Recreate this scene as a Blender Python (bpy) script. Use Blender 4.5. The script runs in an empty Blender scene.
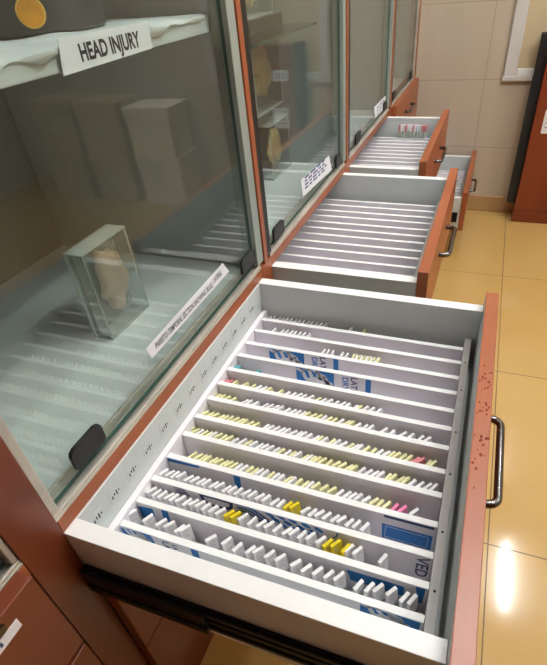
import bpy, bmesh, math, random
from mathutils import Vector, Matrix
random.seed(7)
K = 2.0/3.0          # drawing units to metres
scene = bpy.context.scene
col = scene.collection

# ------------------------------------------------------------------ materials
def lin(c):
    return tuple((x/12.92 if x <= .04045 else ((x+.055)/1.055)**2.4) for x in [v/255 for v in c])
def nd(nt, t, **kw):
    n = nt.nodes.new(t)
    for k, v in kw.items():
        setattr(n, k, v)
    return n
def mat(name, rgb, rough=.5, metal=0., var=.06, scale=8., stretch=(1, 1, 1), bump=0., spec=.5, coat=0., rough_var=0.):
    m = bpy.data.materials.new(name); m.use_nodes = True
    nt = m.node_tree; b = nt.nodes['Principled BSDF']
    b.inputs['Roughness'].default_value = rough
    b.inputs['Metallic'].default_value = metal
    b.inputs['Specular IOR Level'].default_value = spec
    b.inputs['Coat Weight'].default_value = coat
    b.inputs['Coat Roughness'].default_value = .08
    tc = nd(nt, 'ShaderNodeTexCoord'); mp = nd(nt, 'ShaderNodeMapping')
    mp.inputs['Scale'].default_value = stretch
    nt.links.new(tc.outputs['Object'], mp.inputs['Vector'])
    nz = nd(nt, 'ShaderNodeTexNoise'); nz.inputs['Scale'].default_value = scale
    nz.inputs['Detail'].default_value = 5
    nt.links.new(mp.outputs['Vector'], nz.inputs['Vector'])
    rp = nd(nt, 'ShaderNodeValToRGB')
    c = lin(rgb)
    rp.color_ramp.elements[0].position = .3; rp.color_ramp.elements[1].position = .7
    rp.color_ramp.elements[0].color = tuple(x*(1-var) for x in c)+(1,)
    rp.color_ramp.elements[1].color = tuple(min(1, x*(1+var)) for x in c)+(1,)
    nt.links.new(nz.outputs['Fac'], rp.inputs['Fac'])
    nt.links.new(rp.outputs['Color'], b.inputs['Base Color'])
    if rough_var:
        mr = nd(nt, 'ShaderNodeMapRange')
        mr.inputs['To Min'].default_value = rough-rough_var; mr.inputs['To Max'].default_value = rough+rough_var
        nt.links.new(nz.outputs['Fac'], mr.inputs['Value']); nt.links.new(mr.outputs['Result'], b.inputs['Roughness'])
    if bump:
        bp = nd(nt, 'ShaderNodeBump'); bp.inputs['Strength'].default_value = bump; bp.inputs['Distance'].default_value = .002
        nt.links.new(nz.outputs['Fac'], bp.inputs['Height']); nt.links.new(bp.outputs['Normal'], b.inputs['Normal'])
    return m
def glass(name, tint, ior=1.5, haze=0., hazecol=(1, 1, 1)):
    # thin pane glass: clear transmission with a Fresnel reflection on both faces
    m = bpy.data.materials.new(name); m.use_nodes = True
    nt = m.node_tree; nt.nodes.clear()
    out = nd(nt, 'ShaderNodeOutputMaterial'); tr = nd(nt, 'ShaderNodeBsdfTransparent'); gl = nd(nt, 'ShaderNodeBsdfGlossy')
    tr.inputs['Color'].default_value = tint+(1,); gl.inputs['Roughness'].default_value = .015
    fr = nd(nt, 'ShaderNodeFresnel'); ge = nd(nt, 'ShaderNodeNewGeometry'); mr = nd(nt, 'ShaderNodeMapRange')
    mr.inputs['To Min'].default_value = ior; mr.inputs['To Max'].default_value = 1/ior
    nt.links.new(ge.outputs['Backfacing'], mr.inputs['Value']); nt.links.new(mr.outputs['Result'], fr.inputs['IOR'])
    mx = nd(nt, 'ShaderNodeMixShader'); nt.links.new(fr.outputs['Fac'], mx.inputs['Fac'])
    nt.links.new(tr.outputs[0], mx.inputs[1]); nt.links.new(gl.outputs[0], mx.inputs[2])
    last = mx
    if haze:
        df = nd(nt, 'ShaderNodeBsdfDiffuse'); df.inputs['Color'].default_value = hazecol+(1,)
        m2 = nd(nt, 'ShaderNodeMixShader')
        tc = nd(nt, 'ShaderNodeTexCoord'); nz = nd(nt, 'ShaderNodeTexNoise'); nz.inputs['Scale'].default_value = 6
        nt.links.new(tc.outputs['Object'], nz.inputs['Vector'])
        r2 = nd(nt, 'ShaderNodeMapRange'); r2.inputs['To Min'].default_value = haze*.4; r2.inputs['To Max'].default_value = haze*1.6
        nt.links.new(nz.outputs['Fac'], r2.inputs['Value']); nt.links.new(r2.outputs['Result'], m2.inputs['Fac'])
        nt.links.new(mx.outputs[0], m2.inputs[1]); nt.links.new(df.outputs[0], m2.inputs[2]); last = m2
    nt.links.new(last.outputs[0], out.inputs['Surface'])
    return m
def tiles(name, rgb, rgb2, grout, axes, pitch, off, width, rough, var, streak=None, coat=0.):
    # square tiles with thin joints, laid out in metres from the object's own coordinates
    m = bpy.data.materials.new(name); m.use_nodes = True
    nt = m.node_tree; b = nt.nodes['Principled BSDF']; b.inputs['Roughness'].default_value = rough
    b.inputs['Coat Weight'].default_value = coat; b.inputs['Coat Roughness'].default_value = .015
    tc = nd(nt, 'ShaderNodeTexCoord'); sp = nd(nt, 'ShaderNodeSeparateXYZ'); nt.links.new(tc.outputs['Object'], sp.inputs[0])
    def M(op, a, bb=None):
        n = nd(nt, 'ShaderNodeMath', operation=op)
        for i, v in enumerate((a, bb)):
            if v is None: continue
            if isinstance(v, (int, float)): n.inputs[i].default_value = v
            else: nt.links.new(v, n.inputs[i])
        return n.outputs[0]
    masks = []; ids = []
    for a, pt, o in zip(axes, pitch, off):
        t = M('DIVIDE', M('SUBTRACT', sp.outputs[a], o), pt)
        f = M('FRACT', M('ADD', t, 100.)); ids.append(M('FLOOR', t))
        d = M('MINIMUM', f, M('SUBTRACT', 1., f))
        masks.append(M('LESS_THAN', d, width/pt))
    g = M('MAXIMUM', masks[0], masks[1])
    mp = nd(nt, 'ShaderNodeMapping'); mp.inputs['Scale'].default_value = streak or (1, 1, 1)
    nt.links.new(tc.outputs['Object'], mp.inputs['Vector'])
    nz = nd(nt, 'ShaderNodeTexNoise'); nz.inputs['Scale'].default_value = 2.5; nz.inputs['Detail'].default_value = 6
    nt.links.new(mp.outputs['Vector'], nz.inputs['Vector'])
    mx = nd(nt, 'ShaderNodeMix', data_type='RGBA'); mx.inputs[6].default_value = lin(rgb)+(1,); mx.inputs[7].default_value = lin(rgb2)+(1,)
    nt.links.new(nz.outputs['Fac'], mx.inputs[0])
    m2 = nd(nt, 'ShaderNodeMix', data_type='RGBA'); m2.inputs[7].default_value = lin(grout)+(1,)
    nt.links.new(g, m2.inputs[0]); nt.links.new(mx.outputs[2], m2.inputs[6]); nt.links.new(m2.outputs[2], b.inputs['Base Color'])
    rr = nd(nt, 'ShaderNodeMapRange'); rr.inputs['To Min'].default_value = rough; rr.inputs['To Max'].default_value = .7
    nt.links.new(g, rr.inputs['Value']); nt.links.new(rr.outputs['Result'], b.inputs['Roughness'])
    return m

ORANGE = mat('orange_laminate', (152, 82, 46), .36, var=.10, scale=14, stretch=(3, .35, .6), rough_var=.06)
SHADE_BROWN = mat('shaded_brown_laminate', (104, 48, 24), .4, var=.10, scale=10, stretch=(3, .5, .35), rough_var=.06)  # darker copy of the orange laminate, shade painted into the colour
REDBROWN = mat('red_brown_laminate', (122, 54, 30), .28, var=.08, scale=7, stretch=(2, 2, .4))
CHIP = mat('chipped_core', (120, 54, 34), .8, spec=.1)
GREYLAM = mat('grey_laminate', (200, 206, 204), .45, var=.03, scale=20)
CABGREY = mat('cabinet_grey_laminate', (176, 182, 180), .42, var=.04, scale=12)
SHOWFL = mat('showcase_floor_laminate', (222, 226, 222), .35, var=.04, scale=7)
CABBACK = mat('cabinet_back_board', (120, 120, 116), .5, var=.06, scale=9)
WHITE = mat('white_edge_band', (240, 242, 240), .4, var=.02, scale=30)
TRAY = mat('white_tray_board', (240, 237, 242), .5, var=.025, scale=25)
RAILM = mat('grey_aluminium_rail', (176, 174, 172), .42, metal=0., var=.07, scale=40, stretch=(1, 1, 1))
ALU = mat('dull_aluminium_track', (196, 190, 178), .42, metal=.45, var=.16, scale=22, stretch=(1, .5, 1), rough_var=.1)
GREENALU = mat('grey_green_channel', (150, 160, 152), .4, metal=.2, var=.08)
DARKALU = mat('dark_channel', (34, 36, 34), .4, metal=.3, var=.1)
CHROME = mat('chrome', (104, 102, 100), .13, metal=1., var=.04)
BLACKM = mat('black_slide_metal', (15, 15, 17), .45, metal=.0, spec=.18, var=.15, scale=15)
BLACKP = mat('black_plastic', (26, 26, 27), .42, var=.1)
DARK = mat('dark_recess', (18, 17, 17), .7)
PAPER = mat('white_paper', (232, 232, 236), .7, var=.02)
INK = mat('dark_ink', (22, 22, 38), .7)
BLUE = mat('blue_print', (24, 118, 192), .5, var=.1, scale=18)
NAVY = mat('navy_print', (34, 60, 112), .5, var=.1)
PALEPRINT = mat('pale_glove_print', (238, 240, 242), .5, var=.1, scale=40)
CLOTH = mat('white_liner_cloth', (206, 210, 208), .85, var=.06, scale=9, bump=.4)
CARD = mat('brown_cardboard', (206, 184, 150), .8, var=.08, scale=6)
CARDPALE = mat('pale_cardboard', (240, 230, 210), .8, var=.06, scale=6)
GOLD = mat('golden_tissue', (226, 190, 126), .5, var=.45, scale=34, bump=.6)
TISSUE = mat('tan_tissue', (214, 182, 158), .55, var=.28, scale=26, bump=.5)
PALEBACK = mat('pale_mount_board', (150, 148, 138), .6, var=.12)
STICKER = mat('orange_round_sticker', (222, 152, 40), .5, var=.22, scale=38)
STICKRIM = mat('sticker_rim', (232, 190, 96), .5)
DKJAR = mat('dark_base_plastic', (58, 58, 60), .35, var=.15)
SKIRT = mat('skirting_tile', (176, 142, 96), .3, var=.10, scale=6)
PLASTER = mat('white_plaster', (236, 236, 232), .8, var=.02)
WALLP = mat('beige_wall_paint', (208, 202, 188), .7, var=.03)
SILVER = mat('white_painted_frame', (206, 204, 200), .4, var=.03)
PANEL = mat('pale_beige_pane', (196, 180, 146), .35, var=.06, scale=3)
LBL_W = mat('slide_label_white', (232, 232, 232), .6, var=.07, scale=160)
LBL_Y = mat('slide_label_pale_yellow', (226, 224, 172), .6, var=.08, scale=120)
LBL_B = mat('slide_label_bright_yellow', (222, 200, 16), .6, var=.08, scale=120)
LBL_P = mat('slide_label_pink', (236, 128, 176), .6, var=.1, scale=120)
LBL_R = mat('slide_label_salmon', (214, 130, 132), .6, var=.1, scale=120)
LBL_T = mat('slide_label_teal', (84, 168, 172), .6, var=.1, scale=120)
LBL_D = mat('slide_label_grey', (96, 104, 120), .6, var=.1, scale=120)
PENCIL = mat('pencil_note', (176, 178, 182), .7)
SLIDEG = mat('slide_glass_body', (196, 202, 192), .15, var=.06, scale=60)
PANE = glass('pane_glass', (.93, .965, .95), 1.52)
EDGE = mat('green_glass_edge', (64, 92, 82), .2, var=.1)
ACRY = glass('acrylic', (.955, .965, .95), 1.49, haze=.045, hazecol=(.75, .8, .74))
ACRYEDGE = glass('acrylic_edge', (.82, .86, .80), 1.49, haze=.5, hazecol=(.84, .87, .80))
FLOORM = tiles('yellow_floor_tile', (192, 154, 88), (206, 172, 108), (110, 84, 46), (0, 1), (.613, .613), (.5, .5), .0014, .11, .05, coat=.5)
WALLM = tiles('beige_wall_tile', (180, 167, 146), (198, 186, 168), (152, 138, 118), (0, 2), (.9, .2826), (.30, .0083), .0013, .22, .05, streak=(5, 5, .35))
TUBE = bpy.data.materials.new('lit_tube'); TUBE.use_nodes = True
_n = TUBE.node_tree; _n.nodes.clear(); _e = nd(_n, 'ShaderNodeEmission'); _o = nd(_n, 'ShaderNodeOutputMaterial')
_e.inputs['Color'].default_value = (.97, .985, 1., 1); _e.inputs['Strength'].default_value = 170
_n.links.new(_e.outputs[0], _o.inputs['Surface'])

# ------------------------------------------------------------------ mesh builder
class MB:
    def __init__(s): s.v = []; s.f = []; s.mi = []; s.mats = []
    def m(s, material):
        if material not in s.mats: s.mats.append(material)
        return s.mats.index(material)
    def add(s, vs, fs, ms):
        o = len(s.v); s.v += [tuple(v) for v in vs]
        for i, f in enumerate(fs):
            s.f.append([o+k for k in f]); s.mi.append(s.m(ms[i] if isinstance(ms, (list, tuple)) else ms))
        return s
    def box(s, x0, x1, y0, y1, z0, z1, material, faces=None, c=0.):
        """faces: dict among '-x +x -y +y -z +z' -> material; c: chamfer of all twelve edges"""
        faces = faces or {}
        if not c:
            vs = [(x, y, z) for x in (x0, x1) for y in (y0, y1) for z in (z0, z1)]
            fs = [(0, 1, 3, 2), (4, 6, 7, 5), (0, 4, 5, 1), (2, 3, 7, 6), (0, 2, 6, 4), (1, 5, 7, 3)]
            return s.add(vs, fs, [faces.get(k, material) for k in ('-x', '+x', '-y', '+y', '-z', '+z')])
        bm = bmesh.new()
        bmesh.ops.create_cube(bm, size=1)
        for v in bm.verts:
            v.co = ((x0+x1)/2+v.co.x*(x1-x0), (y0+y1)/2+v.co.y*(y1-y0), (z0+z1)/2+v.co.z*(z1-z0))
        c = min(c, .45*min(x1-x0, y1-y0, z1-z0))
        bmesh.ops.bevel(bm, geom=list(bm.edges), offset=c, segments=2, affect='EDGES', profile=.5)
        bm.normal_update()
        bm.verts.index_update()
        vs = [v.co.copy() for v in bm.verts]; fs = []; ms = []
        for f in bm.faces:
            fs.append([v.index for v in f.verts]); n = f.normal
            a = max(range(3), key=lambda i: abs(n[i])); k = ('+' if n[a] > 0 else '-')+'xyz'[a]
            ms.append(faces.get(k, material))
        bm.free()
        return s.add(vs, fs, ms)
    def prism(s, poly, axis, a0, a1, material, side=None):
        """poly: 2-D outline in the other two axes (in xyz order), extruded along axis from a0 to a1"""
        n = len(poly)
        def P(p, a):
            q = list(p); q.insert(axis, a); return tuple(q)
        vs = [P(p, a0) for p in poly]+[P(p, a1) for p in poly]
        fs = [list(range(n))[::-1], list(range(n, 2*n))]+[(i, (i+1) % n, n+(i+1) % n, n+i) for i in range(n)]
        return s.add(vs, fs, [material, material]+[side or material]*n)
    def tube(s, pts, r, material, n=10):
        pts = [Vector(p) for p in pts]; rings = []
        up = Vector((0, 0, 1))
        for i, p in enumerate(pts):
            d = (pts[min(i+1, len(pts)-1)]-pts[max(i-1, 0)]).normalized()
            u = d.cross(up) if abs(d.dot(up)) < .95 else d.cross(Vector((1, 0, 0)))
            u.normalize(); w = u.cross(d)
            rr = r[i] if isinstance(r, (list, tuple)) else r
            rings.append([p+u*math.cos(2*math.pi*k/n)*rr+w*math.sin(2*math.pi*k/n)*rr for k in range(n)])
        vs = [v for rg in rings for v in rg]; fs = []
        for i in range(len(pts)-1):
            for k in range(n):
                fs.append((i*n+k, i*n+(k+1) % n, (i+1)*n+(k+1) % n, (i+1)*n+k))
        fs += [list(range(n))[::-1], [(len(pts)-1)*n+k for k in range(n)]]
        return s.add(vs, fs, material)
    def lathe(s, prof, cx, cy, material, n=24):
        vs = []; fs = []
        for r, z in prof:
            vs += [(cx+r*math.cos(2*math.pi*k/n), cy+r*math.sin(2*math.pi*k/n), z) for k in range(n)]
        for i in range(len(prof)-1):
            for k in range(n):
                fs.append((i*n+k, i*n+(k+1) % n, (i+1)*n+(k+1) % n, (i+1)*n+k))
        fs += [list(range(n))[::-1], [(len(prof)-1)*n+k for k in range(n)]]
        return s.add(vs, fs, material)
    def text(s, txt, size, to_world, material, bold=0.):
        """lettering laid flat: to_world maps (u, v) of the text plane, u starting at 0, to a 3-D point"""
        cu = bpy.data.curves.new('lettering', 'FONT'); cu.body = txt; cu.size = size; cu.offset = bold; cu.resolution_u = 3
        o = bpy.data.objects.new('lettering', cu); col.objects.link(o)
        me = bpy.data.meshes.new_from_object(o.evaluated_get(bpy.context.evaluated_depsgraph_get()))
        vs = [to_world(v.co.x, v.co.y) for v in me.vertices]; fs = [list(p.vertices) for p in me.polygons]
        bpy.data.objects.remove(o); bpy.data.curves.remove(cu); bpy.data.meshes.remove(me)
        return s.add(vs, fs, material)
    def build(s, name, parent=None, origin=(0, 0, 0), smooth=False):
        """one mesh object; origin in drawing units; a child's coordinates are taken relative to its thing"""
        ox, oy, oz = origin
        me = bpy.data.meshes.new(name)
        me.from_pydata([((x-ox)*K, (y-oy)*K, (z-oz)*K) for x, y, z in s.v], [], s.f)
        for mm in s.mats: me.materials.append(mm)
        me.polygons.foreach_set('material_index', s.mi)
        bm = bmesh.new(); bm.from_mesh(me); bmesh.ops.recalc_face_normals(bm, faces=bm.faces); bm.to_mesh(me); bm.free()
        if smooth:
            me.polygons.foreach_set('use_smooth', [True]*len(me.polygons))
            me.set_sharp_from_angle(angle=math.radians(40))
        o = bpy.data.objects.new(name, me); col.objects.link(o)
        o.location = (ox*K, oy*K, oz*K)
        if parent:
            w = Vector((0, 0, 0)); q = parent
            while q: w += q.location; q = q.parent
            o.parent = parent; o.location = Vector((ox*K, oy*K, oz*K))-w
        return o
def tag(o, label=None, cat=None, group=None, kind=None):
    if label: o['label'] = label
    if cat: o['category'] = cat
    if group: o['group'] = group
    if kind: o['kind'] = kind
    return o
def empty(name, loc, label, cat, group=None):
    o = bpy.data.objects.new(name, None); col.objects.link(o); o.empty_display_size = .05
    o.location = [c*K for c in loc]; return tag(o, label, cat, group)
def part(mb, name, root, base=None, smooth=False):
    """child mesh whose own origin sits at its thing's origin (or base, in drawing units)"""
    b = base
    if b is None:
        w = Vector((0, 0, 0)); q = root
        while q: w += q.location; q = q.parent
        b = tuple(c/K for c in w)
    return mb.build(name, root, b, smooth)

# ------------------------------------------------------------------ room
FL = -.87; YW = 3.577; CEIL = 2.70; XR = 3.75; YN = -1.35; XL = -.72
def struct(mb, name): return tag(mb.build(name), kind='structure')
struct(MB().box(XL-.1, XR+.1, YN-.1, YW+.1, FL-.1, FL, FLOORM), 'floor')
struct(MB().box(XL-.1, XR+.1, YN-.1, YW+.1, CEIL, CEIL+.1, PLASTER), 'ceiling')
struct(MB().box(XL-.1, XR+.1, YW, YW+.1, FL, CEIL, WALLM), 'wall_far')
struct(MB().box(XL-.1, XL, YN-.1, YW, FL, CEIL, WALLP), 'wall_left')
struct(MB().box(XR, XR+.1, YN-.1, YW, FL, CEIL, WALLP), 'wall_right')
struct(MB().box(XL, XR, YN-.1, YN, FL, CEIL, SHADE_BROWN), 'wall_near')  # unseen wall, set close and brown to cut bounce on the drawer side
struct(MB().box(.012, XR, YW-.014, YW, FL, FL+.115, SKIRT, c=.003), 'baseboard_far')
# framed pane on the far wall
W = MB().box(.6355, 1.4695, YW-.009, YW-.001, .0755, 1.1895, PANEL)
wf = struct(W, 'window_1')
f = MB()
f.box(.560, .635, YW-.022, YW, .03, 1.26, SILVER, c=.006)
f.box(1.47, 1.545, YW-.022, YW, .03, 1.26, SILVER, c=.006)
f.box(.636, 1.469, YW-.022, YW, 1.19, 1.26, SILVER, c=.006)
part(f, 'window_frame', wf)
f = MB().box(.555, 1.55, YW-.028, YW, .006, .034, SILVER, c=.004)
f.box(.636, 1.469, YW-.022, YW, .0345, .075, WHITE, c=.004)
part(f, 'window_sill', wf)

# ------------------------------------------------------------------ cabinet
Y = [(-.97, -.07), (0, .83), (.90, 1.722), (1.792, 2.647), (2.717, 3.54)]   # drawer bays
CT = 1.30
cab = empty('display_cabinet', (-.35, 1.3, FL), 'long orange-brown museum cabinet with glass-fronted showcase above banks of drawers', 'cabinet')
posts = [(-.07, 0), (.83, .90), (1.722, 1.792), (2.647, 2.717), (3.54, 3.572), (-1.04, -.97)]
for a, b in posts:
    p = MB().box(-.035, 0, a, b, FL, .0305 if 0 < a < 3 else CT, SHADE_BROWN if a < 0 else ORANGE, c=.0015)  # near posts carry their shade in the laminate colour
    part(p, 'post', cab)
    if 0 < a < 3:
        # above the rail the post is a slim wood strip between two metal door channels
        part(MB().box(-.046, -.004, a-.012, a+.0255, .0422, CT, GREENALU, c=.002), 'door_channel', cab)
        part(MB().box(-.035, 0, a+.026, a+.0490, .0308, CT, ORANGE, c=.002), 'upper_post', cab)
        part(MB().box(-.046, -.002, a+.0495, b+.010, .0422, CT, DARKALU, c=.002), 'door_channel', cab)
    p = MB().box(-.70, -.0352, a+.012, b-.012 if b < 3.5 else b, FL, -.0005, SHADE_BROWN)
    part(p, 'carcass_side', cab)
    p = MB().box(-.70, -.052, a+.004, b-.004 if b < 3.5 else b, .0305, CT, CABGREY)
    part(p, 'partition', cab)
for i, (a, b) in enumerate(Y):
    part(MB().box(-.0345, -.0005, a+.0004, b-.0004, .001, .0305, ORANGE, c=.0015), 'rail', cab)
    part(MB().box(-.70, -.0352, a-.01, b+.01, .003, .030, SHOWFL), 'showcase_floor', cab)
    t = MB()
    t.box(-.050, -.001, a+.0004, b-.0004, .0305, .0345, ALU)
    t.box(-.008, -.003, a+.0004, b-.0004, .0346, .0415, ALU, c=.001)
    t.box(-.030, -.0265, a+.0004, b-.0004, .0346, .0395, ALU, c=.001)
    t.box(-.0505, -.047, a+.0004, b-.0004, .0346, .0405, ALU, c=.001)
    part(t, 'sliding_track', cab)
    if i < 2: part(MB().box(-.046, -.004, a+.0005, a+.016, .0422, CT, ALU, c=.002), 'door_channel', cab)
    if i in (0, 4): part(MB().box(-.046, -.004, b-.010, b-.0005, .0422, CT, ALU, c=.002), 'door_channel', cab)
part(MB().box(-.715, -.7005, -1.04, 3.572, FL, CT, CABBACK), 'back_panel', cab)
part(MB().box(-.715, 0, -1.04, 3.572, CT+.001, CT+.04, ORANGE, c=.003), 'top_panel', cab)
part(MB().box(-.66, -.05, -1.03, 3.572, FL+.001, FL+.02, DARK), 'base_panel', cab)
# glass doors with their finger pulls
def label_text(mb, txt, size, y0, z0, x, bold=0., sy=1., sz=1.):
    return mb.text(txt, size, lambda u, v: (x, y0+u*sy, z0+v*sz), INK, bold)
doors = []
pulls = {1: [(.077, .152), (.735, .812)], 2: [(.958, 1.040), (1.625, 1.695)], 3: [(1.94, 2.03), (2.55, 2.62)], 4: [(2.79, 2.88), (3.42, 3.50)], 0: [(-.90, -.82), (-.2, -.11)]}
for i, (a, b) in enumerate(Y):
    g = MB().box(-.0245, -.0165, a+.0165, b-.0125, .0422, CT-.01, PANE, faces={'-y': EDGE, '+y': EDGE, '+z': EDGE, '-z': EDGE})
    d = part(g, 'glass_door', cab); doors.append(d)
    for (u, v) in pulls[i]:
        k = MB(); z0, z1 = (.058, .101) if i == 1 else (.046, .088)
        k.prism([(u+.004, z0), (v-.004, z0), (v, z0+.004), (v, z1-.011), (v-.003, z1-.004), (v-.012, z1), (u+.012, z1), (u+.003, z1-.004), (u, z1-.011), (u, z0+.004)], 0, -.0163, -.009, BLACKP)
        part(k, 'finger_pull', d)
# paper labels stuck to the doors
lb = MB(); lb.prism([(.326, .100), (.676, .103), (.652, .138), (.318, .130)], 0, -.0163, -.0158, PAPER)
tx = 'PARIETO-TEMPORAL SECTION SHOWING SKULL'
label_text(lb, tx, .020, .345, .1085, -.0155, .0003, sy=.565)
label_text(lb, 'LATERAL', .020, .598, .1135, -.0155, .0003, sy=.52)
part(lb, 'paper_label', doors[1])
lb = MB(); lb.prism([(1.24, .078), (1.58, .056), (1.55, .118), (1.23, .138)], 0, -.0163, -.0158, PAPER)
for r in range(4):
    y = 1.265; zz = .094+r*.0115
    while y < 1.50:
        w = random.uniform(.02, .06)
        q0, q1 = zz-(y-1.265)*.05, zz-(y+w-1.265)*.05
        lb.prism([(y, q0), (y+w, q1), (y+w, q1+.006), (y, q0+.006)], 0, -.0157, -.0154, NAVY)
        y += w+.014
part(lb, 'paper_label', doors[2])
lb = MB(); lb.prism([(2.36, .058), (2.62, .050), (2.61, .110), (2.33, .115)], 0, -.0163, -.0158, PAPER)
for r in range(3):
    for c in range(3):
        lb.prism([(2.40+c*.065, .062+r*.016), (2.445+c*.065, .062+r*.016), (2.445+c*.065, .067+r*.016), (2.40+c*.065, .067+r*.016)], 0, -.0157, -.0154, NAVY)
part(lb, 'paper_label', doors[3])
# shelf of the first showcase bay, with its heading card
sh = part(MB().box(-.66, -.051, .0, .826, .584, .612, GREYLAM, c=.002), 'shelf', cab)
hd = MB().prism([(.358, .581), (.590, .585), (.592, .624), (.369, .624)], 0, -.0442, -.0434, PAPER)
label_text(hd, 'HEAD INJURY', .030, .403, .5925, -.0431, .0011, sy=.83, sz=1.0)
part(hd, 'heading_card', sh)

# liner cloth on the shelf, its ragged front edge hanging over
bm = MB(); N = 60; vs = []; fs = []
rows = [(-.60, .6137), (-.40, .6152), (-.20, .6147), (-.062, .616), (-.0475, .6125), (-.0465, .0)]
for i in range(N+1):
    y = .012+i/N*.80
    for j, (x, z) in enumerate(rows):
        if j == len(rows)-1:
            z = .606+.004*math.sin(y*19)+.005*math.sin(y*47+1)-.003*math.sin(y*83)
        else:
            z += .0022*math.sin(y*31+j*2.1)+.0012*math.sin(y*71+j) + (.002 if j < 4 else 0)
        if j >= 4: x += .0015*math.sin(y*40)
        vs.append((x, y, max(z, .598)))
n = len(rows)
for i in range(N):
    for j in range(n-1):
        fs.append((i*n+j, i*n+j+1, (i+1)*n+j+1, (i+1)*n+j))
o = len(vs)
bm.add(vs, fs, CLOTH)
cl = bm.build('shelf_liner', origin=(-.35, .4, .616), smooth=True)
sm = cl.modifiers.new('thickness', 'SOLIDIFY'); sm.thickness = .0012; sm.offset = 1
tag(cl, 'white ragged liner sheet spread over the showcase shelf above the HEAD INJURY card', 'liner')

# dark round jar with an orange sticker on that shelf
JX, JY, JR = -.292, .592, .130
jr = empty('specimen_jar', (JX, JY, .6175), 'dark round specimen jar bearing an orange sticker on the showcase shelf', 'jar')
part(MB().lathe([(JR-.004, .6178), (JR, .622), (JR, .74), (JR-.006, .75)], JX, JY, DKJAR, 48), 'body', jr, smooth=True)
part(MB().lathe([(JR+.006, .7505), (JR+.008, .757), (JR+.008, .785), (JR+.002, .792)], JX, JY, BLACKP, 48), 'lid', jr, smooth=True)
st = MB()
def on_jar(r, cz, lift, n=32):
    out = []
    for t in range(n):
        a = -math.pi/4+r*math.cos(2*math.pi*t/n)/JR
        out.append((JX+(JR+lift)*math.cos(a), JY+(JR+lift)*math.sin(a), cz+r*math.sin(2*math.pi*t/n)))
    return out
st.add(on_jar(.0225, .6505, .0008), [list(range(32))], STICKRIM)
st.add(on_jar(.0200, .6505, .0024), [list(range(32))], STICKER)
part(st, 'round_sticker', jr)['label'] = 'round orange sticker'

# ------------------------------------------------------------------ acrylic specimen boxes
def blob(cy, cz, ry, rz, n=40, seed=1, rough=.18):
    r = random.Random(seed); ph = [r.uniform(0, 6.28) for _ in range(6)]
    out = []
    for k in range(n):
        t = 2*math.pi*k/n
        q = 1+rough*(.5*math.sin(3*t+ph[0])+.35*math.sin(5*t+ph[1])+.35*math.sin(9*t+ph[2])+.25*math.sin(14*t+ph[3]))
        out.append((cy+ry*q*math.cos(t), cz+rz*q*math.sin(t)))
    return out
def domed(mb, outline, x0, x1, cy, cz, material):
    """organic plate: outline swelling towards its middle"""
    n = len(outline); vs = []; rings = [(1., 0.), (.93, .55), (.75, .85), (.45, 1.)]
    for s_, h in rings:
        vs += [(x0+(x1-x0)*h, cy+(y-cy)*s_, cz+(z-cz)*s_) for y, z in outline]
    vs.append((x1, cy, cz)); fs = []
    for i in range(len(rings)-1):
        for k in range(n): fs.append((i*n+k, i*n+(k+1) % n, (i+1)*n+(k+1) % n, (i+1)*n+k))
    b = (len(rings)-1)*n
    for k in range(n): fs.append((b+k, b+(k+1) % n, len(vs)-1))
    fs.append(list(range(n))[::-1])
    return mb.add(vs, fs, material)
def acrylic_box(name, label, x0, x1, y0, y1, z0, z1, tissue, seed, ry, rz, cy=None, cz=None):
    r = empty(name, ((x0+x1)/2, (y0+y1)/2, z0), label, 'specimen box')
    t = .0045
    m = MB()
    E = {'-y': ACRYEDGE, '+y': ACRYEDGE, '+z': ACRYEDGE, '-z': ACRYEDGE}
    m.box(x0, x0+t, y0, y1, z0, z1, ACRY, E); m.box(x1-t, x1, y0, y1, z0, z1, ACRY, E)
    part(m, 'face_sheet', r)
    m = MB(); x0i, x1i = x0+t+.0002, x1-t-.0002
    E = {'-x': ACRYEDGE, '+x': ACRYEDGE, '+z': ACRYEDGE, '-z': ACRYEDGE}
    m.box(x0i, x1i, y0, y0+t, z0, z1, ACRY, E); m.box(x0i, x1i, y1-t, y1, z0, z1, ACRY, E)
    m.box(x0i, x1i, y0+t, y1-t, z0, z0+t, ACRY, E); m.box(x0i, x1i, y0+t, y1-t, z1-t, z1, ACRY, E)
    part(m, 'side_sheet', r)
    cy = cy or (y0+y1)/2; cz = cz or (z0+z1)/2
    xm = (x0+x1)/2-.004
    m = MB(); domed(m, blob(cy, cz, ry, rz, seed=seed), xm, xm+.018, cy, cz, tissue)
    part(m, 'tissue_slice', r, smooth=True)
    m = MB().box(xm-.004, xm-.0005, y0+.012, y1-.012, z0+.010, z1-.012, PALEBACK)
    return r
bx = acrylic_box('specimen_box', 'clear acrylic box holding a tan tissue slice behind the nearest glass door', -.262, -.208, .432, .582, .0302, .246, TISSUE, 3, .046, .076, cy=.520, cz=.142)
part(MB().box(-.262+.006, -.2545, .445, .57, .0365, .235, PALEBACK), 'mount_sheet', bx)
acrylic_box('specimen_box', 'low acrylic box of golden tissue standing on the floor of the second bay', -.285, -.225, 1.50, 1.70, .0302, .225, GOLD, 5, .060, .066, cy=1.600, cz=.128)
acrylic_box('specimen_box', 'tall acrylic box of golden tissue raised on a riser in the second bay', -.285, -.225, 1.41, 1.66, .2785, .512, GOLD, 9, .082, .082, cy=1.535, cz=.400)
acrylic_box('specimen_box', 'acrylic box of golden tissue on the glass shelf of the second bay', -.285, -.225, 1.39, 1.63, .5605, .80, GOLD, 14, .075, .070, cy=1.510, cz=.665)
part(MB().box(-.45, -.10, .915, 1.708, .5155, .5225, PANE, {'+x': EDGE, '-x': EDGE}), 'glass_shelf', cab)
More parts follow.
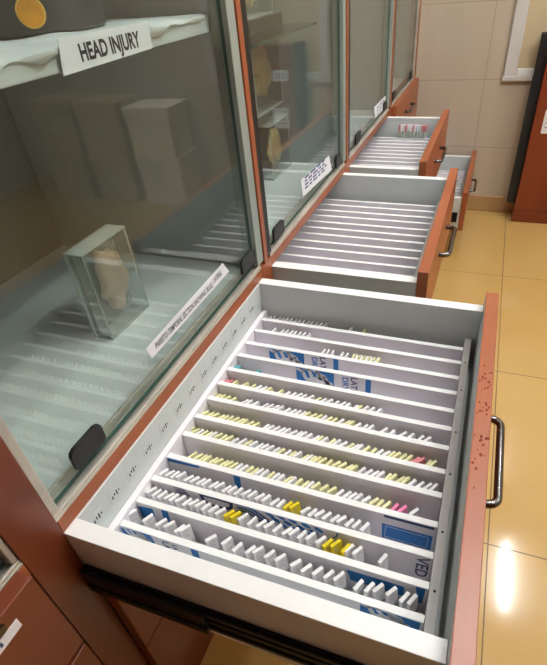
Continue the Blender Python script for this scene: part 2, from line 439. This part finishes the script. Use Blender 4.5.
pl_ = MB().box(-.31, -.205, 1.37, 1.65, .5228, .5598, DKJAR, c=.003); tag(pl_.build('plinth_block', origin=(-.26, 1.5, .5228)), 'dark plinth block under the topmost golden specimen box', 'plinth')
st = empty('display_stand', (-.32, 1.53, .0302), 'clear acrylic riser under the tall golden specimen box', 'stand')
part(MB().box(-.30, -.21, 1.39, 1.69, .2690, .2780, ACRY, c=.001), 'top', st)
for a in (1.395, 1.6805+.002): part(MB().box(-.30, -.29, a, a+.006, .0303, .2688, ACRY), 'leg', st)

# ------------------------------------------------------------------ drawers
def handle_mb(x, yc, z, half=.104, out=.031, r=.0078):
    pts = [(x-.001, yc-half, z)]
    for t in range(6):
        a = t/5*math.pi/2; pts.append((x+out-.018+.018*math.sin(a), yc-half+.018-.018*math.cos(a), z))
    for t in range(6):
        a = t/5*math.pi/2; pts.append((x+out-.018+.018*math.cos(a), yc+half-.018+.018*math.sin(a), z))
    pts.append((x-.001, yc+half, z))
    return MB().tube(pts, r, CHROME, 14)
TK = .029; DEPTH = .602; RIM = .030
def drawer(label, y0, y1, D, zr=0., h=.19, group=None, back_tags=False, chips=False):
    r = empty('open_drawer', (D-.3, (y0+y1)/2, zr-h), label, 'drawer', group)
    xb = D-DEPTH
    T = {'+z': WHITE}
    part(MB().box(xb, D-.0005, y0, y0+RIM, zr-h, zr, GREYLAM, T, c=.0012), 'side_panel', r)
    part(MB().box(xb, D-.0005, y1-RIM, y1, zr-h, zr, GREYLAM, T, c=.0012), 'side_panel', r)
    bp = part(MB().box(xb, xb+.016, y0+RIM+.0003, y1-RIM-.0003, zr-h, zr-.0015, GREYLAM, {'+z': WHITE}), 'back_panel', r)
    part(MB().box(xb+.0165, D-.0007, y0+RIM+.0003, y1-RIM-.0003, zr-h, zr-h+.010, GREYLAM), 'bottom_panel', r)
    f = MB().box(D, D+TK, y0-(.022 if chips else .004), y1+.004, zr-h-.012, zr+.0354, ORANGE, {'-x': GREYLAM}, c=.0015)
    fp = part(f, 'front_panel', r)
    if chips:
        c = MB(); rr = random.Random(4)
        for k in range(46):
            y = rr.choice([rr.gauss(.50, .035), rr.gauss(.32, .03), rr.gauss(.43, .012)])
            x = D+rr.uniform(.004, .026); s = rr.uniform(.0010, .0030)
            c.prism([(x+s*math.cos(a)*rr.uniform(.6, 1.3), y+s*1.4*math.sin(a)*rr.uniform(.6, 1.3)) for a in (0, 1.2, 2.4, 3.6, 4.9)], 2, zr+.03535, zr+.0356, CHIP)
        part(c, 'chipped_spots', fp)
    part(handle_mb(D+TK, (y0+y1)/2-.016, zr-.06), 'handle', r, smooth=True)
    sl = MB()
    xa = max(xb, .004)
    sl.box(xa, D-.012, y0-.006, y0-.0003, zr-.150, zr-.088, BLACKM, c=.002)
    sl.box(xa, D-.014, y0-.0105, y0-.0062, zr-.103, zr-.0905, BLACKM, c=.002)
    sl.box(xa, D-.014, y0-.0105, y0-.0062, zr-.1475, zr-.136, BLACKM, c=.002)
    sl.box(xa, D-.016, y0-.0095, y0-.0062, zr-.126, zr-.113, BLACKM, c=.0015)
    sl.box(xa, xa+.235, y0-.0165, y0-.0107, zr-.152, zr-.132, BLACKM, c=.002)
    sl.box(xa, xa+.235, y0-.0165, y0-.0107, zr-.107, zr-.087, BLACKM, c=.002)
    sl.box(xa, xa+.235, y0-.0135, y0-.0107, zr-.1315, zr-.1075, BLACKM)
    part(sl, 'telescopic_slide', r)
    if back_tags:
        tg = MB(); xx = xb+.0162
        for k, y in enumerate([.062, .113, .166, .222, .283, .342, .400, .457, .511, .567, .624, .680, .735]):
            tg.box(xx, xx+.0006, y-.016, y+.016, zr-.058, zr-.024, GREYLAM)
            for q in range(4):
                tg.box(xx+.0006, xx+.0009, y-.011+q*.0062, y-.0085+q*.0062, zr-.049+.004*(q % 2), zr-.041+.002*(q % 3), INK)
        part(tg, 'row_tags', bp)
    return r
d1 = drawer('nearest and widest-open drawer, full of labelled glass slides, pinkish chipped front edge', 0, .83, .5872, back_tags=True, chips=True)
d2 = drawer('second open drawer from the front, its rows of dividers almost empty', .90, 1.722, .4150)
d3 = drawer('third open upper drawer, farthest from the camera, pinkish rows inside', 1.792, 2.647, .2885)
d4 = drawer('low open drawer near the floor by the far tiled wall', 2.717, 3.530, .4450, zr=-.458)

# ------------------------------------------------------------------ slide trays
YD = [.0875, .140, .1925, .2515, .3145, .370, .4305, .484, .5385, .5965, .6505, .708, .763]
ZT = -.0915; DT = .0125
def tray(label, y0, D, scale=1., zr=0., count=13):
    xb = D-DEPTH+.017
    x0, x1 = xb, D-.013
    off = y0
    r = empty('divider_tray', ((x0+x1)/2, y0+.415*scale, zr-.1795), label, 'tray')
    ys = [off+y*scale for y in YD][:count]
    ya, yb = off+.0308, off+.83*scale-.0308
    part(MB().box(x0+.0135, x1-.0165, ya, yb, zr-.1795, zr-.1755, TRAY), 'tray_floor', r)
    part(MB().box(x0, x0+.013, ya, yb, zr-.1795, zr-.0855, TRAY, c=.001), 'end_rail', r)
    part(MB().box(x1-.016, x1, ya, yb, zr-.1795, zr-.0840, RAILM, c=.0012), 'end_rail', r)['label'] = 'grey end rail'
    dv = []
    for y in ys:
        dv.append(part(MB().box(x0+.0133, x1-.0163, y-DT/2, y+DT/2, zr-.1752, zr+ZT, TRAY, {'+z': WHITE}, c=.0008), 'divider', r))
    return r, dv
t1, dv = tray('white slide tray packed with labelled slides and blue printed dividers, in the nearest drawer', 0, .5872)
tray('white tray of nearly empty slide rows in the second open drawer', .90, .4150, .822/.83)
tray('white tray of slide rows in the farthest open upper drawer', 1.792, .2885, .855/.83)
tray('white tray holding dark slides in the low drawer by the far wall', 2.717, .4450, .813/.83, zr=-.458)
# grey fixing screws on the right-hand rail of the near tray
rl = [c for c in t1.children if c.get('label') == 'grey end rail'][0]
sc = MB()
for y in (.13, .235, .36, .47, .60, .70):
    sc.lathe([(.0022, -.0840), (.0022, -.0834), (.0010, -.0832)], .5662, y, DARK, 8)
part(sc, 'screw_heads', rl)

# print on the divider faces (glove cartons cut into dividers)
def decal(k):
    y = YD[k]-DT/2
    return y
def face_poly(mb, k, poly, material, lift=1):
    y = YD[k]-DT/2
    poly = [(min(max(x, .0165), .5570), min(z, ZT-.0018)) for x, z in poly]
    mb.prism(poly, 1, y-.0004*lift-.0002, y-.0004*(lift-1)-.0001, material)
def band(mb, k, pts, w, material, lift=1):
    for (a, b) in zip(pts[:-1], pts[1:]):
        d = Vector((b[0]-a[0], b[1]-a[1])); d.normalize(); nrm = Vector((-d.y, d.x))*w/2; e = d*w*.25
        a2 = Vector(a)-e; b2 = Vector(b)+e
        face_poly(mb, k, [tuple(a2+nrm), tuple(b2+nrm), tuple(b2-nrm), tuple(a2-nrm)], material, lift)
def rotated_text(mb, k, txt, size, x, z, material, lift=1, sx=1.):
    y = YD[k]-DT/2-.0004*lift
    mb.text(txt, size, lambda u, v: (x+v*sx, y, z-u), material, .0004)
def hand(mb, k, x, z, s, lift=2):
    """pale gloved hand silhouette with spread fingers"""
    face_poly(mb, k, [(x-.030*s, z-.030*s), (x+.005*s, z-.040*s), (x+.034*s, z-.028*s), (x+.030*s, z-.006*s), (x+.006*s, z+.004*s), (x-.018*s, z-.004*s)], PALEPRINT, lift)
    for q, (dx, dz, ln) in enumerate([(-.020, .000, .028), (-.008, .006, .034), (.008, .004, .030), (.022, -.004, .026)]):
        band(mb, k, [(x+dx*s, z+(dz-.006)*s), (x+(dx-.006)*s, z+(dz+ln*.35)*s), (x+(dx-.016)*s, z+(dz+ln*.55)*s)], .0075*s, PALEPRINT, lift)
prints = {}
def pm(k, q=0): return prints.setdefault((k, q), MB())
# front divider
face_poly(pm(0), 0, [(-.0005, -.170), (-.0005, -.080), (.017, -.078), (.081, -.086), (.085, -.120), (.083, -.170)], BLUE)
hand(pm(0), 0, .050, -.106, .9)
rotated_text(pm(0), 0, 'LATEX', .020, .104, -.0975, NAVY); rotated_text(pm(0), 0, 'LATEX', .015, .124, -.099, NAVY)
face_poly(pm(0), 0, [(.161, -.17), (.163, -.080), (.177, -.080), (.175, -.17)], BLUE)
face_poly(pm(0), 0, [(.462, -.17), (.462, -.083), (.553, -.083), (.553, -.17)], BLUE)
hand(pm(0), 0, .505, -.106, 1.1)
# second
face_poly(pm(1), 1, [(-.0005, -.106), (.050, -.100), (.050, -.126), (.017, -.144)], BLUE)
face_poly(pm(1), 1, [(.071, -.092), (.085, -.092), (.081, -.17), (.066, -.17)], BLUE)
face_poly(pm(1), 1, [(.426, -.106), (.521, -.106), (.523, -.136), (.434, -.136)], BLUE)
face_poly(pm(1), 1, [(.538, -.092), (.5535, -.092), (.552, -.141), (.546, -.142)], BLUE)
# third: outlined D, ringed arcs, leaf spots, VED
for q in range(3): band(pm(2), 2, [(.066+q*.002, -.0935-q*.007), (.092+q*.003, -.0955-q*.007)], .0028, NAVY)
band(pm(2), 2, [(.126, -.094), (.131, -.112), (.141, -.121), (.176, -.119), (.188, -.112), (.191, -.094), (.126, -.094)], .007, NAVY)
def arc(cx, cz, rad, a0, a1, n=12): return [(cx+rad*math.cos(math.radians(a0+(a1-a0)*i/n)), cz+rad*math.sin(math.radians(a0+(a1-a0)*i/n))) for i in range(n+1)]
for rad in (.060, .051, .042): band(pm(2), 2, arc(.212, -.152, rad, 100, 15), .0055, BLUE)
for q, (x, z) in enumerate([(.268, -.096), (.290, -.094), (.313, -.096), (.338, -.099), (.362, -.101), (.279, -.108), (.303, -.108), (.328, -.111), (.352, -.113), (.318, -.121), (.343, -.124), (.292, -.120)]):
    face_poly(pm(2), 2, [(x+.0095*math.cos(t)*math.cos(-.5)-.0045*math.sin(t)*math.sin(-.5), z+.0095*math.cos(t)*math.sin(-.5)+.0045*math.sin(t)*math.cos(-.5)) for t in [i*math.pi/6 for i in range(12)]], BLUE)
band(pm(2), 2, [(.396, -.094), (.395, -.104), (.388, -.114), (.378, -.124)], .0025, BLUE)
rotated_text(pm(2), 2, 'VED', .034, .5335, -.095, NAVY, sx=.85)
# fourth
face_poly(pm(3), 3, [(-.0005, -.0925), (.091, -.0925), (.090, -.100), (-.0005, -.104)], BLUE)
face_poly(pm(3), 3, [(.168, -.0925), (.182, -.0925), (.178, -.17), (.166, -.17)], BLUE)
face_poly(pm(3), 3, [(.465, -.0925), (.553, -.0925), (.553, -.100), (.467, -.100)], NAVY)
face_poly(pm(3), 3, [(.463, -.121), (.553, -.121), (.553, -.165), (.465, -.165)], BLUE)
band(pm(3), 3, [(.470, -.126), (.546, -.127), (.546, -.160), (.470, -.160), (.470, -.126)], .0008, PALEPRINT, 2)
# glove pictures further back
for k, x in ((9, .177), (10, .082)):
    face_poly(pm(k), k, [(x, -.165), (x, -.0925), (x+.097, -.0925), (x+.097, -.165)], BLUE)
    hand(pm(k), k, x+.052, -.117, 1.35)
    rotated_text(pm(k), k, 'DRY', .022, x+.118, -.098, BLUE); rotated_text(pm(k), k, 'LATEX', .022, x+.140, -.094, NAVY)
    face_poly(pm(k), k, [(x+.175, -.165), (x+.175, -.0925), (x+.188, -.0925), (x+.188, -.165)], BLUE)
for (k, q), m in prints.items():
    part(m, 'printed_panel', dv[k])['label'] = 'blue printed carton face'

# ------------------------------------------------------------------ microscope slides
def slide_mesh(name, lab, w=.0215, h=.077, t=.0058):
    m = MB(); hl = h*.48
    m.box(-w/2, w/2, -t/2, t/2, 0, h-hl, SLIDEG)
    m.box(-w/2, w/2, -t/2-.0003, t/2+.0003, h-hl, h, lab, c=.0006)
    for q in range(3):
        z = h-.006-q*.0065
        for sd in (-1, 1):
            yy = sd*(t/2+.0004)
            m.add([(-w/2+.004, yy, z), (w/2-.006-.004*(q % 2), yy, z), (w/2-.006-.004*(q % 2), yy, z-.0016), (-w/2+.004, yy, z-.0016)], [(0, 1, 2, 3)], PENCIL)
    o = m.build('microscope_slide'); me = o.data; bpy.data.objects.remove(o)
    return me
MESH = {}
for c, l in (('white', LBL_W), ('pale yellow', LBL_Y), ('bright yellow', LBL_B), ('pink', LBL_P), ('salmon pink', LBL_R), ('teal', LBL_T), ('grey', LBL_D)):
    MESH[c] = slide_mesh(c, l); MESH[c, 'short'] = slide_mesh(c, l, h=.0655)
rs = random.Random(11)
ROWNAME = {1: 'frontmost row of the nearest drawer', 2: 'second row from the front of the nearest drawer', 3: 'third row from the front of the nearest drawer',
           4: 'fourth row from the front of the nearest drawer', 5: 'fifth row from the front of the nearest drawer', 6: 'sixth row from the front of the nearest drawer',
           7: 'seventh row from the front of the nearest drawer', 8: 'eighth row from the front of the nearest drawer', 9: 'ninth row from the front of the nearest drawer'}
ZS = -.1752
def place_slide(x, y, colour, row, dz=0., ang=None, lean=None, label=None):
    o = bpy.data.objects.new('microscope_slide', MESH[colour, 'short'] if row >= 4 else MESH[colour]); col.objects.link(o)
    a = math.radians(58+rs.uniform(-7, 7)) if ang is None else ang
    l = -.12+rs.uniform(-.05, .05) if lean is None else lean
    o.rotation_euler = (l, 0, a)
    o.location = (x*K, y*K, (ZS+.0002+abs(math.sin(l))*.0022+dz)*K)
    tag(o, label or '%s-labelled glass slide standing in the %s' % (colour, ROWNAME[row]), 'slide', 'slides in the %s' % ROWNAME[row])
    return o
def rowy(k): return (YD[k-1]+DT/2)+.0165
W_, Y_, B_, P_, R_, T_ = 'white', 'pale yellow', 'bright yellow', 'pink', 'salmon pink', 'teal'
R1 = [.020, .058, .086, .103, .124, .136, .187, .223, .238, .265, .282, .304, .322, .348, .365, .386, .405, .425, .452, .472, .489, .511, .530, .542]
for i, x in enumerate(R1):
    a = math.radians(rs.uniform(48, 64))
    place_slide(x, rowy(1)+.001, W_, 1, ang=a, lean=rs.uniform(-.14, .0))
R2 = [.020, .034, .047, .060, .073, .086, .099, .113, .128, .142, .156, .170, .183]
for x in R2: place_slide(x, rowy(2), W_, 2)
for x in (.201, .215): place_slide(x, rowy(2), B_, 2)
for x in [.231, .248, .265, .282, .298, .314, .330, .346, .362, .378, .428, .444, .488]: place_slide(x, rowy(2), W_, 2)
for x in (.394, .411, .427-.0005): place_slide(x-.004, rowy(2), B_, 2)
for i in range(20): place_slide(.016+i*.0142, rowy(3)-.003, W_, 3)
for x in (.300, .314): place_slide(x, rowy(3)-.003, B_, 3)
for i in range(9): place_slide(.332+i*.0139, rowy(3)-.003, W_, 3)
n = 0
def run(row, x0, x1, step, colours, gaps=0., dy=0., dz=0.):
    global n
    x = x0; i = 0
    while x < x1 and n < 206:
        if rs.random() >= gaps:
            place_slide(x, rowy(row)+dy, colours if isinstance(colours, str) else rs.choice(colours), row, dz=dz+rs.uniform(-.0, .002)); n += 1
        x += step*rs.uniform(.9, 1.12); i += 1
run(4, .062, .165, .0115, [Y_]); run(4, .170, .345, .0118, [W_, W_, Y_]); run(4, .352, .372, .0125, Y_); run(4, .380, .440, .0125, W_, .1)
run(4, .447, .470, .0115, Y_); run(4, .484, .503, .0145, P_); run(4, .520, .53, .014, W_)
run(5, .020, .14, .0120, [Y_, W_, Y_], .1); run(5, .15, .30, .0122, [W_, W_, Y_]); run(5, .305, .40, .0125, Y_); run(5, .41, .45, .012, W_); run(5, .46, .50, .0122, Y_); run(5, .505, .55, .014, W_)
run(6, .018, .16, .0122, Y_, .05); run(6, .165, .30, .0125, W_, .15); run(6, .305, .40, .0125, [W_, Y_, W_]); run(6, .405, .50, .0125, [Y_, Y_, W_]); run(6, .505, .525, .012, R_); run(6, .53, .552, .0125, Y_)
run(7, .018, .08, .013, Y_); run(7, .10, .25, .0130, W_, .12); run(7, .255, .36, .013, [Y_, Y_, W_]); run(7, .37, .45, .0145, W_, .1); run(7, .47, .53, .016, W_, .1)
place_slide(.022, rowy(8), R_, 8); place_slide(.034, rowy(8), R_, 8)
run(8, .05, .42, .0150, [W_, W_, W_, Y_], .12)
for x in (.020, .033, .085): place_slide(x, rowy(9), T_, 9)
# what is left in the farthest rows: nobody could count it, one object
m = MB()
def card(mb, x, y, lab, h=.070, w=.028, t=.004):
    a = math.radians(52+rs.uniform(-9, 9)); a += .5; ca, sa = math.cos(a), math.sin(a)
    for (z0, z1, mm) in ((0, h*.5, SLIDEG), (h*.5, h, lab)):
        vs = []
        for u in (-w/2, w/2):
            for v in (-t/2, t/2):
                for z in (z0, z1): vs.append((x+u*ca-v*sa, y+u*sa+v*ca, ZS+.0002+z))
        mb.add(vs, [(0, 1, 3, 2), (4, 6, 7, 5), (0, 4, 5, 1), (2, 3, 7, 6), (0, 2, 6, 4), (1, 5, 7, 3)], mm)
for k, a, b, labs, gp in ((11, .22, .36, [LBL_W, LBL_W], .1), (11, .30, .40, [LBL_Y], .1), (12, .06, .18, [LBL_W], .3), (13, .015, .20, [LBL_W], .2), (13, .25, .33, [LBL_W, LBL_Y], .5)):
    x = a
    while x < b:
        if rs.random() > gp: card(m, x, rowy(k), rs.choice(labs), h=.074)
        x += .0125
o = m.build('slides', origin=(.2, .7, ZS)); tag(o, 'white and yellow slide tops peeping up in the farthest rows of the nearest drawer', 'slides', kind='stuff')
# few slides lying in the other drawers
for i in range(12):
    place_slide(.075+i*.0125+rs.uniform(-.003, .003), 2.580, rs.choice([W_, R_, R_]), 4, dz=ZT-ZS, ang=math.radians(60+rs.uniform(-15, 15)), lean=0., label='white or pink slide propped on the last divider of the third open upper drawer')
for ob in col.objects:
    if ob.get('label', '').startswith('white or pink'): ob['group'] = 'slides at the far end of the third open upper drawer'
s4 = .813/.83
for k in range(1, 11):
    for i in range(7):
        x = .315+i*.014+rs.uniform(-.002, .002)
        if rs.random() < .3: continue
        o = place_slide(x, 2.717+rowy(k)*s4, rs.choice(['grey', W_, 'grey']), 1, dz=-.458, label='grey or white slide in the low drawer by the far wall')
        o['group'] = 'slides in the low drawer'

# ------------------------------------------------------------------ closed drawers
def closed(label, y0, y1, z1, h=.222, tagcard=False):
    r = empty('closed_drawer', (.0, (y0+y1)/2, z1-h), label, 'drawer')
    fp = part(MB().box(.0006, TK, y0-.004, y1+.004, z1-h, z1, SHADE_BROWN if y0 < .5 else ORANGE, c=.0018), 'front_panel', r)  # near fronts use the laminate copy with shade in its colour
    part(MB().box(-.56, .0003, y0+.02, y1-.02, z1-h+.02, z1-.045, GREYLAM), 'drawer_box', r)
    part(handle_mb(TK, (y0+y1)/2-.008, z1-.095), 'handle', r, smooth=True)
    if tagcard:
        c = MB().box(TK+.0003, TK+.0012, -.27, -.129, -.0125, .0068, PAPER)
        for q, y in enumerate((-.232, -.220, -.170, -.163)):
            c.box(TK+.0012, TK+.0015, y, y+.004, -.006, .001+.002*(q % 2), NAVY)
        lk = MB().tube([(TK+.0002, -.150, .021), (TK+.006, -.150, .021)], .007, CHROME, 12)
        part(lk, 'lock', fp, smooth=True)
        part(c, 'name_card', fp)
    return r
TIER = [.0354, -.193, -.4215, -.650]
closed('shade-painted brown closed drawer with a white name card, at the bottom left of the photo', -.98, -.086, TIER[0], .218, True)
closed('shade-painted brown closed drawer directly below the one with the white name card', -.98, -.086, TIER[1], .2245)
# below the near drawer
ZS1 = TIER[1]
closed('shade-painted brown drawer front right under the nearest open drawer', .004, .826, TIER[1], .2245)
closed('shade-painted brown drawer front two tiers under the nearest open drawer', .004, .826, TIER[2], .2245)
for i, nm in ((2, 'second'), (3, 'third')):
    for t, tn in ((1, 'first'), (2, 'second')):
        closed('orange closed drawer %s below the %s open upper drawer' % (tn, nm), Y[i][0]+.004, Y[i][1]-.004, TIER[t], .2245)
closed('orange closed top drawer with chrome handle beside the far tiled wall', Y[4][0]+.004, Y[4][1]-.004, TIER[0], .218)
closed('orange closed drawer between the far top drawer and the low open drawer', Y[4][0]+.004, Y[4][1]-.004, TIER[1], .2245)
for i, (a, b) in enumerate(Y):
    pl = MB().box(-.03, -.001, a+.001, b-.001, FL+.001, TIER[3]-.01 if i < 4 else FL+.18, SHADE_BROWN if a < .5 else ORANGE)
    part(pl, 'plinth', cab)

# ------------------------------------------------------------------ right side of the room
rc = empty('low_cupboard', (1.1, 3.49, FL), 'red-brown cupboard with white notices standing right against the far tiled wall', 'cupboard')
part(MB().box(.735, .787, 3.455, 3.545, FL+.12, .27, DARK, c=.002), 'side_panel', rc)['label'] = 'black upright strip'  # black upright strip left of the carcass
part(MB().box(.7875, 1.40, 3.43, 3.545, FL+.001, .265, REDBROWN, c=.003), 'carcass', rc)
dr = part(MB().box(.790, 1.395, 3.412, 3.4295, FL+.085, .262, REDBROWN, c=.002), 'door', rc)
part(MB().box(.785, 1.402, 3.405, 3.4295, FL+.001, FL+.082, REDBROWN, c=.002), 'kick_board', rc)
for (a, b, c, d) in ((.845, .965, -.27, -.13), (.83, .95, .045, .115)):
    nt_ = MB().box(a, b, 3.4108, 3.4118, c, d, PAPER)
    for q in range(4):
        z = d-.02-q*(d-c-.03)/4
        nt_.box(a+.015, b-.015-.01*(q % 2), 3.4104, 3.4107, z-.004, z, NAVY)
    part(nt_, 'notice', dr)
# cartons stacked along the far wall, seen mirrored in the glass
crt = [(1.75, 2.17, -.868, -.470, CARDPALE, 'lower pale carton beside the red-brown cupboard, mirrored in the glass'),
       (1.76, 2.18, -.4695, -.095, CARDPALE, 'upper pale carton on the stack by the red-brown cupboard, mirrored in the glass'),
       (2.24, 2.66, -.868, -.46, CARD, 'lower brown carton in the middle stack at the far wall, mirrored in the glass'),
       (2.23, 2.66, -.4595, -.06, CARD, 'upper brown carton in the middle stack at the far wall, mirrored in the glass'),
       (2.71, 3.14, -.868, -.45, CARD, 'lower brown carton in the rightmost stack at the far wall, mirrored in the glass'),
       (2.70, 3.13, -.4495, -.05, CARD, 'upper brown carton in the rightmost stack at the far wall, mirrored in the glass')]
for a, b, c, d, mm, lb_ in crt:
    r = empty('carton', ((a+b)/2, 3.38, c), lb_, 'box', 'cartons stacked at the far wall')
    part(MB().box(a+.012, b-.012, 3.232, 3.54, c, d-.086, mm, c=.004), 'body', r)
    part(MB().box(a, b, 3.22, 3.552, d-.085, d, mm, c=.004), 'lid', r)
    part(MB().box((a+b)/2-.03, (a+b)/2+.05, 3.2305, 3.2318, (c+d)/2-.05, (c+d)/2+.02, PAPER), 'label_sheet', r)

# ------------------------------------------------------------------ ceiling lights
for (x, y, where) in ((1.425, 2.735, 'nearest the far tiled wall'), (.62, 1.15, 'added above the open drawers'), (1.8, .75, 'added over the middle of the aisle'), (2.7, 1.6, 'added over the right side of the room'), (1.15, 1.25, 'added over the aisle beside the second open drawer')):  # first batten mirrors in the floor; the others are added to spread light
    r = empty('ceiling_light', (x, y, CEIL), 'white fluorescent ceiling batten ' + where, 'light', 'ceiling lights')
    part(MB().box(x-.06, x+.06, y-.40, y+.40, CEIL-.05, CEIL-.001, PLASTER, c=.004), 'batten', r)
    part(MB().tube([(x, y-.34, CEIL-.085), (x, y+.34, CEIL-.085)], .024, TUBE, 12), 'tube', r)

# ------------------------------------------------------------------ camera
R = Matrix(((0.9383966416323454, 0.3387510780380118, -0.06826016481975912),
            (0.16137888463642566, -0.6042734660617418, -0.7802630542369876),
            (-0.3055627571655928, 0.7211804804220743, -0.6217154623230365)))
cam_d = bpy.data.cameras.new('camera'); cam = bpy.data.objects.new('camera', cam_d); col.objects.link(cam)
m3 = Matrix((R[0], -R[1], -R[2])).transposed()
cam.matrix_world = Matrix.Translation(Vector((.53054, -.26524, .67932))*K) @ m3.to_4x4()
cam_d.sensor_fit = 'AUTO'; cam_d.sensor_width = 36
cam_d.lens = 487.52/665*36
cam_d.shift_x = -18.13/665; cam_d.shift_y = 22.687/665
cam_d.clip_start = .01
scene.camera = cam

w = bpy.data.worlds.new('room'); scene.world = w; w.use_nodes = True
w.node_tree.nodes['Background'].inputs['Color'].default_value = (.9, .93, 1, 1)
w.node_tree.nodes['Background'].inputs['Strength'].default_value = .3
vs_ = scene.view_settings
vs_.view_transform = 'Standard'; vs_.look = 'None'; vs_.exposure = 0.; vs_.gamma = 1; vs_.use_curve_mapping = False
